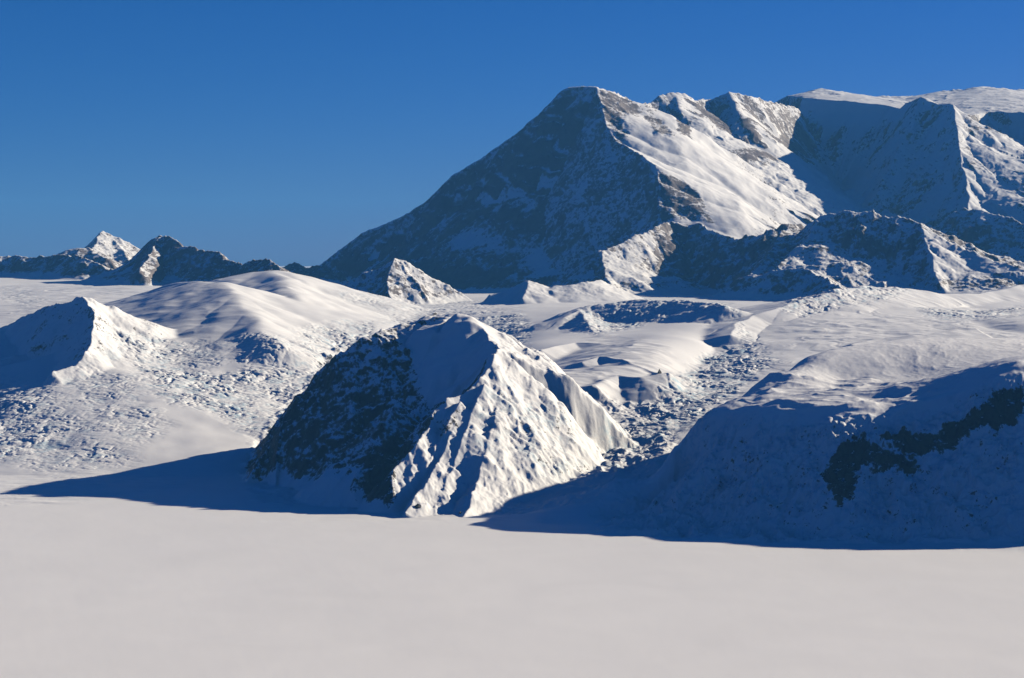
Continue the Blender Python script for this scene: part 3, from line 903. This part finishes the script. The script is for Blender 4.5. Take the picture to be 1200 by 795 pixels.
def cut_eval(r, X, Y):
    """ceiling that a cliff line puts on a plateau: falls away on the right of travel"""
    P = r['p']
    bd2 = np.full(X.shape, 1e9, f4); side_ = np.zeros(X.shape, f4); zz = np.zeros(X.shape, f4); bs = np.zeros(X.shape, f4)
    fr = np.zeros(X.shape, f4); arc = 0.0; n_ = len(P) - 1
    for i in range(n_):
        x0, y0, z0 = P[i]; x1, y1, z1 = P[i + 1]
        tx, ty = x1 - x0, y1 - y0; L = math.hypot(tx, ty) + 1e-9; tx /= L; ty /= L
        ax = X - f4(x0); ay = Y - f4(y0)
        t = ax * f4(tx) + ay * f4(ty); tc = np.clip(t, 0, f4(L))
        side = ay * f4(tx) - ax * f4(ty)
        d2 = (t - tc) ** 2 + side * side
        tol = f4(2e-4) * (d2 + f4(.01))
        m = (d2 < bd2 - tol) | ((d2 < bd2 + tol) & (np.abs(side) > np.abs(side_)))
        bd2 = np.where(m, d2, bd2); side_ = np.where(m, side, side_)
        zz = np.where(m, f4(z0) + tc * f4((z1 - z0) / L), zz); bs = np.where(m, tc + f4(arc), bs)
        arc += L
    d = np.sqrt(bd2)
    q = bs / f4(r['rw']); wv = f4(.5) * noise2(X / f4(.7), Y / f4(.7), 91)
    n = 0
    for o_ in range(4):
        f_ = 2.3 ** o_
        n = n + f4(.55 ** o_) * np.clip(1 - np.abs(noise2((q + wv) * f4(f_), d * f4(.5 * f_), 93 + o_)) * f4(2.1), 0, 1)
    n = n / 1.95 - .55
    rb = f4(r['rib'] * 1.6) * n * smooth(0, .35, d)
    dn = prof(r['right'], d)
    return np.where(side_ > 0, zz + 3 * d + f4(.02), zz - dn + rb).astype(f4), np.where(side_ > 0, 0, n).astype(f4)

def seg_dist(P, X, Y):
    d = np.full(X.shape, 99, f4)
    for i in range(max(1, len(P) - 1)):
        x0, y0 = P[i][:2]; x1, y1 = P[min(i + 1, len(P) - 1)][:2]
        tx, ty = x1 - x0, y1 - y0; L2 = tx * tx + ty * ty + 1e-9
        t = np.clip(((X - x0) * tx + (Y - y0) * ty) / L2, 0, 1)
        d = np.minimum(d, np.sqrt((X - x0 - t * tx) ** 2 + (Y - y0 - t * ty) ** 2))
    return d

def poly_mask(P, X, Y, soft):
    """1 inside a plan polygon, fading over `soft` km across its edge"""
    x0 = min(p[0] for p in P) - soft * 2; x1 = max(p[0] for p in P) + soft * 2
    y0 = min(p[1] for p in P) - soft * 2; y1 = max(p[1] for p in P) + soft * 2
    out = np.zeros(X.shape, f4)
    m = (X > x0) & (X < x1) & (Y > y0) & (Y < y1)
    if not m.any(): return out
    x = X[m]; y = Y[m]
    # ragged edge
    x = x + f4(soft * .9) * fbm(x / f4(soft * 2), y / f4(soft * 2), 3, seed=21)
    y = y + f4(soft * .9) * fbm(x / f4(soft * 2), y / f4(soft * 2), 3, seed=27)
    ins = np.zeros(x.shape, bool)
    n = len(P)
    for i in range(n):
        ax, ay = P[i][:2]; bx, by = P[(i + 1) % n][:2]
        if ay == by: continue
        c = ((ay > y) != (by > y)) & (x < (bx - ax) * (y - ay) / (by - ay) + ax)
        ins ^= c
    d = seg_dist(list(P) + [P[0]], x, y)
    out[m] = np.clip(0.5 + np.where(ins, 1, -1) * d / soft * .5, 0, 1)
    return out

def make_axes(q):
    """plan grid: columns fan out from below the camera, rows are spaced by what can be seen"""
    us = [-.62]
    while us[-1] < .62:
        a = abs(us[-1]); us.append(us[-1] + (q / 1911. * (1 if a < .285 else min(1 + (a - .285) * 60, 8))))
    rows = [0.4]
    for lim, st in ((5.2, .25), (9.7, .04), (13.9, .0075), (16.8, .009), (20.6, .014), (24.2, .016),
                    (27.6, .013), (30.6, .0125), (36.5, .018), (41, .04), (46, .15), (70, 1.5), (140, 10)):
        while rows[-1] < lim: rows.append(rows[-1] + st * q)
    return np.array(us, f4), np.array(rows, f4)

def noise_layers(X, Y, rough, ice, wav, det):
    """metres-scale relief added on top of the big shapes, in km"""
    far = np.clip(Y / 12, .8, 2.6)
    z = f4(.008) * fbm(X / f4(.9), Y / f4(.9), 3, seed=3) * (0.35 + det)
    z = z + f4(.00025) * fbm(X / f4(.06) + Y / f4(.2), Y / f4(.11), 3, seed=6)
    if wav is not None:
        m = wav > .02
        if m.any():
            x = X[m]; y = Y[m]
            n = ridged(x / f4(.55) + f4(.35) * noise2(x * 2, y * 2, 9), y / f4(.22), 3, seed=41, gain=.45)
            z[m] += (f4(.02) * (n - .4) + f4(.02) * fbm(x / f4(.5), y / f4(.2), 3, seed=44)) * wav[m]
    m = ice > .02
    if m.any():
        x = X[m]; y = Y[m]; w = ice[m]; s = far[m]
        wx = x + f4(.08) * noise2(x * 5, y * 5, 2); wy = y + f4(.08) * noise2(x * 5, y * 5, 4)
        big = fbm(wx / f4(.55), wy / f4(.38), 3, seed=11)
        cr = ridged(wx / f4(.115), wy / f4(.075), 4, seed=13, gain=.62)
        w2 = w * np.clip(.75 + 1.3 * big, 0.12, 1.25)
        z[m] += (f4(.030) * big * w - f4(.026) * cr ** f4(1.6) * w2 + f4(.006) * (ridged(wx / f4(.07), wy / f4(.05), 2, seed=17) - .4) * w2) * np.clip(s, .9, 1.5)
    m = (ice > .05) | (rough > .12)        # broken blocks a few tens of metres across
    if m.any():
        x = X[m]; y = Y[m]; w = np.maximum(ice[m], rough[m] * f4(.55))
        wx = x + f4(.03) * noise2(x * 14, y * 14, 32); wy = y + f4(.03) * noise2(x * 14, y * 14, 34)
        fr = 1 / f4(.045) ; g = np.clip(y / 13, .8, 2.2)
        z[m] += f4(.0055) * g * (ridged(wx * fr * f4(.7), wy * fr * f4(1.25), 3, seed=83, gain=.6) - .4) * w * np.clip(.75 + 1.6 * noise2(x / f4(.3), y / f4(.3), 88), .15, 1.4)
    m = rough > .02
    if m.any():
        x = X[m]; y = Y[m]; w = rough[m]; s = np.clip(far[m], .9, 1.7)
        # relief grows with distance so far faces keep the same grain as near ones
        xs = x / s; ys = np.where(y < 10.8, y / f4(.9), np.where(y < 20.4, 12 + 12 * np.log(np.maximum(y, 1) / f4(10.8)), f4(12 + 12 * math.log(20.4 / 10.8)) + (y - f4(20.4)) / f4(1.7))).astype(f4)
        r = ridged(xs / f4(.34) + f4(.6) * noise2(xs * 2, ys * 2, 8), ys / f4(.34), 6, seed=23, gain=.58)
        b = fbm(x / f4(.06), y / f4(.06), 2, seed=29, gain=.6)
        z[m] += f4(.085) * s * (r - .4) * w + f4(.012) * b * w
    return z

def build_heights(D, q):
    us, rows = make_axes(q)
    Yg = np.repeat(rows[:, None], len(us), 1).astype(f4)
    Xg = (Yg * us[None]).astype(f4)
    shp = Xg.shape
    # the glacier floor
    base = tps_grid(tps_fit(D['base'], 1e-4), Xg, np.minimum(Yg, 42), 6)
    base = base - f4(.12) * np.clip(10.8 - Yg, 0, 2) - f4(.35) * np.clip(Yg - 46, 0, 30) / 30
    wx_ = Xg + f4(.10) * fbm(Xg / f4(.8), Yg / f4(.8), 3, seed=71); wy_ = Yg + f4(.10) * fbm(Xg / f4(.8), Yg / f4(.8), 3, seed=77)
    for r in D['swells']:
        base = smax(base, ridge_eval(r, wx_, wy_)[0], f4(r.get('k', .03)))
    owner = np.zeros(shp, np.int8)
    owner[base > .018] = 1
    base = smax(base, np.zeros(1, f4), f4(.015))
    H = base; plainm = smooth(.03, .12, base)
    rough = np.zeros(shp, f4); rock = np.zeros(shp, f4)
    for k, ob in enumerate(D['hills']):
        u0, u1 = ob['u']; y0, y1 = ob['y']
        c = slice(np.searchsorted(us, u0), np.searchsorted(us, u1)); r_ = slice(np.searchsorted(rows, y0), np.searchsorted(rows, y1))
        X = Xg[r_, c]; Y = Yg[r_, c]
        wq = ob.get('warp', .06)
        Xw = X + f4(wq) * fbm(X / f4(wq * 8), Y / f4(wq * 8), 2, seed=51); Yw = Y + f4(wq) * fbm(X / f4(wq * 8), Y / f4(wq * 8), 2, seed=57)
        h = None; mod = None
        if 'tps' in ob:
            h = tps_grid(tps_fit(ob['tps'], 1e-4), X, Y, 6)
        for r in ob['ridges']:
            if r.get('cut'):
                z, rm = cut_eval(r, Xw, Yw)
                mod = np.where(z < h, rm, 0); h = -smax(-h, -z, f4(.01)); continue
            z, rm = ridge_eval(r, Xw, Yw)
            mod = rm if h is None else np.where(z > h, rm, mod if mod is not None else 0)
            h = z if h is None else smax(h, z, f4(r.get('k', ob.get('kk', .012))))
        b = H[r_, c]
        d = h - b
        new = smax(h, b, f4(ob.get('k', .03)))
        own = d > 0
        H[r_, c] = new
        o = owner[r_, c]; o[own] = k + 2; owner[r_, c] = o
        w = smooth(-.02, .12, d)
        rg = rough[r_, c]; rough[r_, c] = rg * (1 - w) + ob.get('rough', .5) * w
        rk = rock[r_, c]; rock[r_, c] = rk * (1 - w) + (ob.get('rock', .3) + ob.get('rmod', .9) * mod) * w
    ice = np.zeros(shp, f4); wav = np.zeros(shp, f4)
    for P, soft, amt in D['ice']: ice = np.maximum(ice, poly_mask(P, Xg, Yg, soft) * f4(amt))
    for P, soft, amt in D['waves']: wav = np.maximum(wav, poly_mask(P, Xg, Yg, soft) * f4(amt))
    for P, soft, rv, rr in D['surf']:   # rock amount and roughness set inside a plan polygon
        m = poly_mask(P, Xg, Yg, soft)
        rock = rock * (1 - m) + f4(rv) * m; rough = rough * (1 - m) + f4(rr) * m
    H = H + noise_layers(Xg, Yg, rough, ice, wav, plainm)
    return us, rows, Xg, Yg, H, owner, rock, ice, np.maximum(ice, rough)

# ------------------------------------------------------------------ materials
def node(nt, t, **kw):
    n = nt.nodes.new(t)
    for k, v in kw.items(): setattr(n, k, v)
    return n

def snow_material(name, rock_lo, rock_hi, snow_col, grain):
    """wind-packed snow with rock breaking through where the `rock` attribute says so"""
    m = bpy.data.materials.new(name); m.use_nodes = True
    nt = m.node_tree; nt.nodes.clear(); L = nt.links.new
    out = node(nt, 'ShaderNodeOutputMaterial'); b = node(nt, 'ShaderNodeBsdfPrincipled')
    L(b.outputs[0], out.inputs[0])
    tc = node(nt, 'ShaderNodeTexCoord')
    ra = node(nt, 'ShaderNodeAttribute'); ra.attribute_name = 'rock'
    def noise(scale, det, rough=.6, vec=None, dist=0):
        n = node(nt, 'ShaderNodeTexNoise'); n.inputs['Scale'].default_value = scale
        n.inputs['Detail'].default_value = det; n.inputs['Roughness'].default_value = rough
        n.inputs['Distortion'].default_value = dist
        L(vec if vec else tc.outputs['Object'], n.inputs['Vector']); return n.outputs['Fac']
    def math_(op, a, c=None, clamp=False):
        n = node(nt, 'ShaderNodeMath', operation=op); n.use_clamp = clamp
        for i, v in enumerate((a, c)):
            if v is None: continue
            if isinstance(v, (int, float)): n.inputs[i].default_value = v
            else: L(v, n.inputs[i])
        return n.outputs[0]
    def mixc(fac, a, c):
        n = node(nt, 'ShaderNodeMix', data_type='RGBA')
        for i, v in ((0, fac), (6, a), (7, c)):
            if isinstance(v, tuple): n.inputs[i].default_value = (*v, 1)
            elif isinstance(v, (int, float)): n.inputs[i].default_value = v
            else: L(v, n.inputs[i])
        return n.outputs[2]
    n1 = noise(grain, 8, .72, dist=.4)
    n2 = noise(grain * .22, 4, .6)
    v = math_('ADD', ra.outputs['Fac'], math_('MULTIPLY', math_('SUBTRACT', n1, .5), 2.1))
    n3 = noise(grain * 3.1, 5, .75)
    v = math_('ADD', v, math_('MULTIPLY', math_('SUBTRACT', n3, .5), 1.1))
    v = math_('ADD', v, math_('MULTIPLY', math_('SUBTRACT', n2, .5), .7))
    mr = node(nt, 'ShaderNodeMapRange'); mr.inputs[1].default_value = .44; mr.inputs[2].default_value = .60
    L(v, mr.inputs[0]); mask = mr.outputs[0]
    rc = mixc(noise(grain * .6, 6, .65), rock_lo, rock_hi)
    sn = mixc(noise(.0014, 6, .6, dist=1.5), tuple(c * .93 for c in snow_col), tuple(min(c * 1.03, .86) for c in snow_col))
    ia = node(nt, 'ShaderNodeAttribute'); ia.attribute_name = 'ice'
    im = node(nt, 'ShaderNodeMapRange'); im.inputs[1].default_value = .50; im.inputs[2].default_value = .66
    L(noise(grain * .5, 7, .7, dist=.6), im.inputs[0])
    bl = math_('MULTIPLY', math_('MULTIPLY', im.outputs[0], ia.outputs['Fac']), .8, clamp=True)
    sn = mixc(bl, sn, (.33, .52, .64))  # blue ice patches; their contrast also paints in shading of the ice folds
    col = mixc(mask, sn, rc)
    L(col, b.inputs['Base Color'])
    b.inputs['Roughness'].default_value = .62
    b.inputs['Specular IOR Level'].default_value = .12
    ga = node(nt, 'ShaderNodeAttribute'); ga.attribute_name = 'rough'
    bp = node(nt, 'ShaderNodeBump'); bp.inputs['Strength'].default_value = .55; bp.inputs['Distance'].default_value = 5.0
    hb = math_('MULTIPLY', noise(grain * 1.6, 6, .7), math_('ADD', math_('MULTIPLY', math_('MAXIMUM', ra.outputs['Fac'], ga.outputs['Fac']), 1.5), .10))
    L(hb, bp.inputs['Height']); L(bp.outputs[0], b.inputs['Normal'])
    return m

SNOW = (.80, .80, .81)
MATS = {
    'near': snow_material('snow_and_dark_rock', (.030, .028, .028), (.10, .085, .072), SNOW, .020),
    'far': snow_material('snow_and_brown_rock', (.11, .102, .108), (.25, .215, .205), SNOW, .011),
    'flat': snow_material('wind_packed_snow', (.05, .05, .05), (.1, .1, .1), SNOW, .02),
}

# ------------------------------------------------------------------ build
us, rows, X, Y, H, owner, rock, ice, ruff = build_heights(DATA, QSTEP)
nr, nc = X.shape
# rock shows where the ground is steep: slope in plan, from central differences
dY = np.gradient(rows)[:, None]; 
gy = np.gradient(H, axis=0) / dY
gx = np.gradient(H, axis=1) / (np.gradient(us)[None] * Y)
gy = gy - gx * (X / Y)
slope = np.sqrt(gx * gx + gy * gy)
rockv = rock + np.clip((slope - 0.9) * .38, -.45, .4) * smooth(0.02, .25, rock)
rockv = np.where(rock < .02, np.minimum(rockv, -.35), rockv).astype(f4)
V = np.stack([X, Y, H], -1).astype(f4) * 1000.0
V[:, :, 2] -= (((X * X + Y * Y) / 12.742) * 0).astype(f4)
fo = np.maximum(np.maximum(owner[:-1, :-1], owner[1:, :-1]), np.maximum(owner[:-1, 1:], owner[1:, 1:]))
idx = np.arange(nr * nc, dtype=np.int32).reshape(nr, nc)
quads = np.stack([idx[:-1, :-1], idx[:-1, 1:], idx[1:, 1:], idx[1:, :-1]], -1)

def terrain_object(k, name, mat, label, category):
    q = quads[fo == k]
    if not len(q): return None
    used = np.zeros(nr * nc, bool); used[q.ravel()] = True
    remap = np.cumsum(used).astype(np.int32) - 1
    q = remap[q]
    me = bpy.data.meshes.new(name)
    vv = V.reshape(-1, 3)[used]
    me.vertices.add(len(vv)); me.vertices.foreach_set('co', vv.ravel())
    me.loops.add(q.size); me.loops.foreach_set('vertex_index', q.ravel())
    me.polygons.add(len(q)); me.polygons.foreach_set('loop_start', np.arange(0, q.size, 4, dtype=np.int32))
    me.polygons.foreach_set('use_smooth', np.ones(len(q), bool))
    at = me.attributes.new('rock', 'FLOAT', 'POINT'); at.data.foreach_set('value', rockv.ravel()[used])
    at = me.attributes.new('rough', 'FLOAT', 'POINT'); at.data.foreach_set('value', ruff.astype(f4).ravel()[used])
    at = me.attributes.new('ice', 'FLOAT', 'POINT'); at.data.foreach_set('value', ice.astype(f4).ravel()[used])
    me.update(calc_edges=True); me.materials.append(mat)
    o = bpy.data.objects.new(name, me); C.collection.objects.link(o)
    o['kind'] = 'structure'; o['label'] = label; o['category'] = category
    return o

terrain_object(0, 'snowfield', MATS['flat'], 'smooth flat snowfield filling the foreground', 'snowfield')
terrain_object(1, 'glacier', MATS['flat'], 'broken white glacier rising behind the flat snowfield', 'glacier')
for k, ob in enumerate(DATA['hills']):
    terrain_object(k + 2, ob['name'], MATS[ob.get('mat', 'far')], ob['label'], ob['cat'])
del V, quads, idx
print('terrain verts', nr * nc, nr, nc)

# ------------------------------------------------------------------ haze
def haze_box(x0, x1, y0, y1, z0, z1):
    me = bpy.data.meshes.new('haze')
    v = [(x, y, z) for x in (x0, x1) for y in (y0, y1) for z in (z0, z1)]
    f = [(0, 1, 3, 2), (4, 6, 7, 5), (0, 4, 5, 1), (2, 3, 7, 6), (0, 2, 6, 4), (1, 5, 7, 3)]
    me.from_pydata(v, [], f); me.update()
    o = bpy.data.objects.new('haze', me); C.collection.objects.link(o); o['kind'] = 'stuff'
    m = bpy.data.materials.new('thin_cold_air'); m.use_nodes = True
    nt = m.node_tree; nt.nodes.clear()
    out = nt.nodes.new('ShaderNodeOutputMaterial'); pv = nt.nodes.new('ShaderNodeVolumePrincipled')
    pv.inputs['Color'].default_value = (.13, .48, 1.0, 1)
    pv.inputs['Density'].default_value = 6.5e-6
    pv.inputs['Anisotropy'].default_value = 0.0
    nt.links.new(pv.outputs[0], out.inputs['Volume']); me.materials.append(m)
    return o
_hx = float(max(abs(X.min()), X.max())) * 1000 + 2000
haze_box(-_hx, _hx, -3000, float(rows[-1]) * 1000 + 2000, float(H.min()) * 1000 - 300, 5600)

# ------------------------------------------------------------------ loose rocks
def ground_z(x, y):
    r = min(max(int(np.searchsorted(rows, y)), 1), len(rows) - 1); c = min(max(int(np.searchsorted(us, x / y)), 1), len(us) - 1)
    return float(min(H[r, c], H[r - 1, c], H[r, c - 1], H[r - 1, c - 1]))

def rock_mesh(name, seed, sx, sy, sz, sharp):
    import bmesh
    from mathutils import noise as mn
    bm = bmesh.new(); bmesh.ops.create_icosphere(bm, subdivisions=4, radius=1.0)
    off = Vector((seed * 7.3, seed * 3.1, seed * 1.7))
    for v in bm.verts:
        p = v.co.copy()
        k = 1 + .45 * mn.noise(p * 1.3 + off) + .22 * mn.noise(p * 3.1 + off) + .1 * mn.noise(p * 7 + off)
        # a few flat broken faces
        for a in range(4):
            d = Vector((math.cos(a * 1.9 + seed), math.sin(a * 1.9 + seed), .3 + .2 * a)).normalized()
            q = p.dot(d) * k
            if q > .72: p = p - d * (q - .72) * .9
        taper = 1 - sharp * max(p.z, 0)
        v.co = Vector((p.x * sx * k * taper, p.y * sy * k * taper, p.z * sz * k))
    me = bpy.data.meshes.new(name); bm.to_mesh(me); bm.free()
    return me

rm = bpy.data.materials.new('bare_dark_rock'); rm.use_nodes = True
_b = rm.node_tree.nodes['Principled BSDF']; _b.inputs['Roughness'].default_value = .8
_n = rm.node_tree.nodes.new('ShaderNodeTexNoise'); _n.inputs['Scale'].default_value = .35; _n.inputs['Detail'].default_value = 8
_r = rm.node_tree.nodes.new('ShaderNodeValToRGB')
_r.color_ramp.elements[0].color = (.025, .023, .022, 1); _r.color_ramp.elements[0].position = .3
_r.color_ramp.elements[1].color = (.11, .095, .08, 1); _r.color_ramp.elements[1].position = .75
_tc = rm.node_tree.nodes.new('ShaderNodeTexCoord')
rm.node_tree.links.new(_tc.outputs['Object'], _n.inputs['Vector'])
rm.node_tree.links.new(_n.outputs['Fac'], _r.inputs[0]); rm.node_tree.links.new(_r.outputs[0], _b.inputs['Base Color'])

def place_rock(name, me, x, y, rot, sc, sink, label, cat, group=None):
    o = bpy.data.objects.new(name, me); C.collection.objects.link(o)
    if not me.materials: me.materials.append(rm)
    o.location = (x * 1000, y * 1000, ground_z(x, y) * 1000 + sink); o.rotation_euler = (0, 0, rot); o.scale = (sc, sc, sc)
    o['label'] = label; o['category'] = cat
    if group: o['group'] = group
    return o
place_rock('rock_pinnacle', rock_mesh('rock_pinnacle', 3, 20, 14, 30, .55), 1.13, 14.62, .4, 1.0, 6,
           'small dark rock pinnacle alone on the glacier crest right of the rocky hill', 'rock pinnacle')
place_rock('boulder', rock_mesh('boulder', 5, 15, 12, 13, .2), -.545, 10.985, .3, 1.2, 8,
           'dark boulder at the bottom tip of the lit face of the rocky hill', 'boulder')
place_rock('boulder', rock_mesh('boulder', 8, 12, 9, 8, .1), -.30, 11.0, 1.9, 1.0, 5,
           'smaller dark boulder on flat snow right of the larger one', 'boulder')
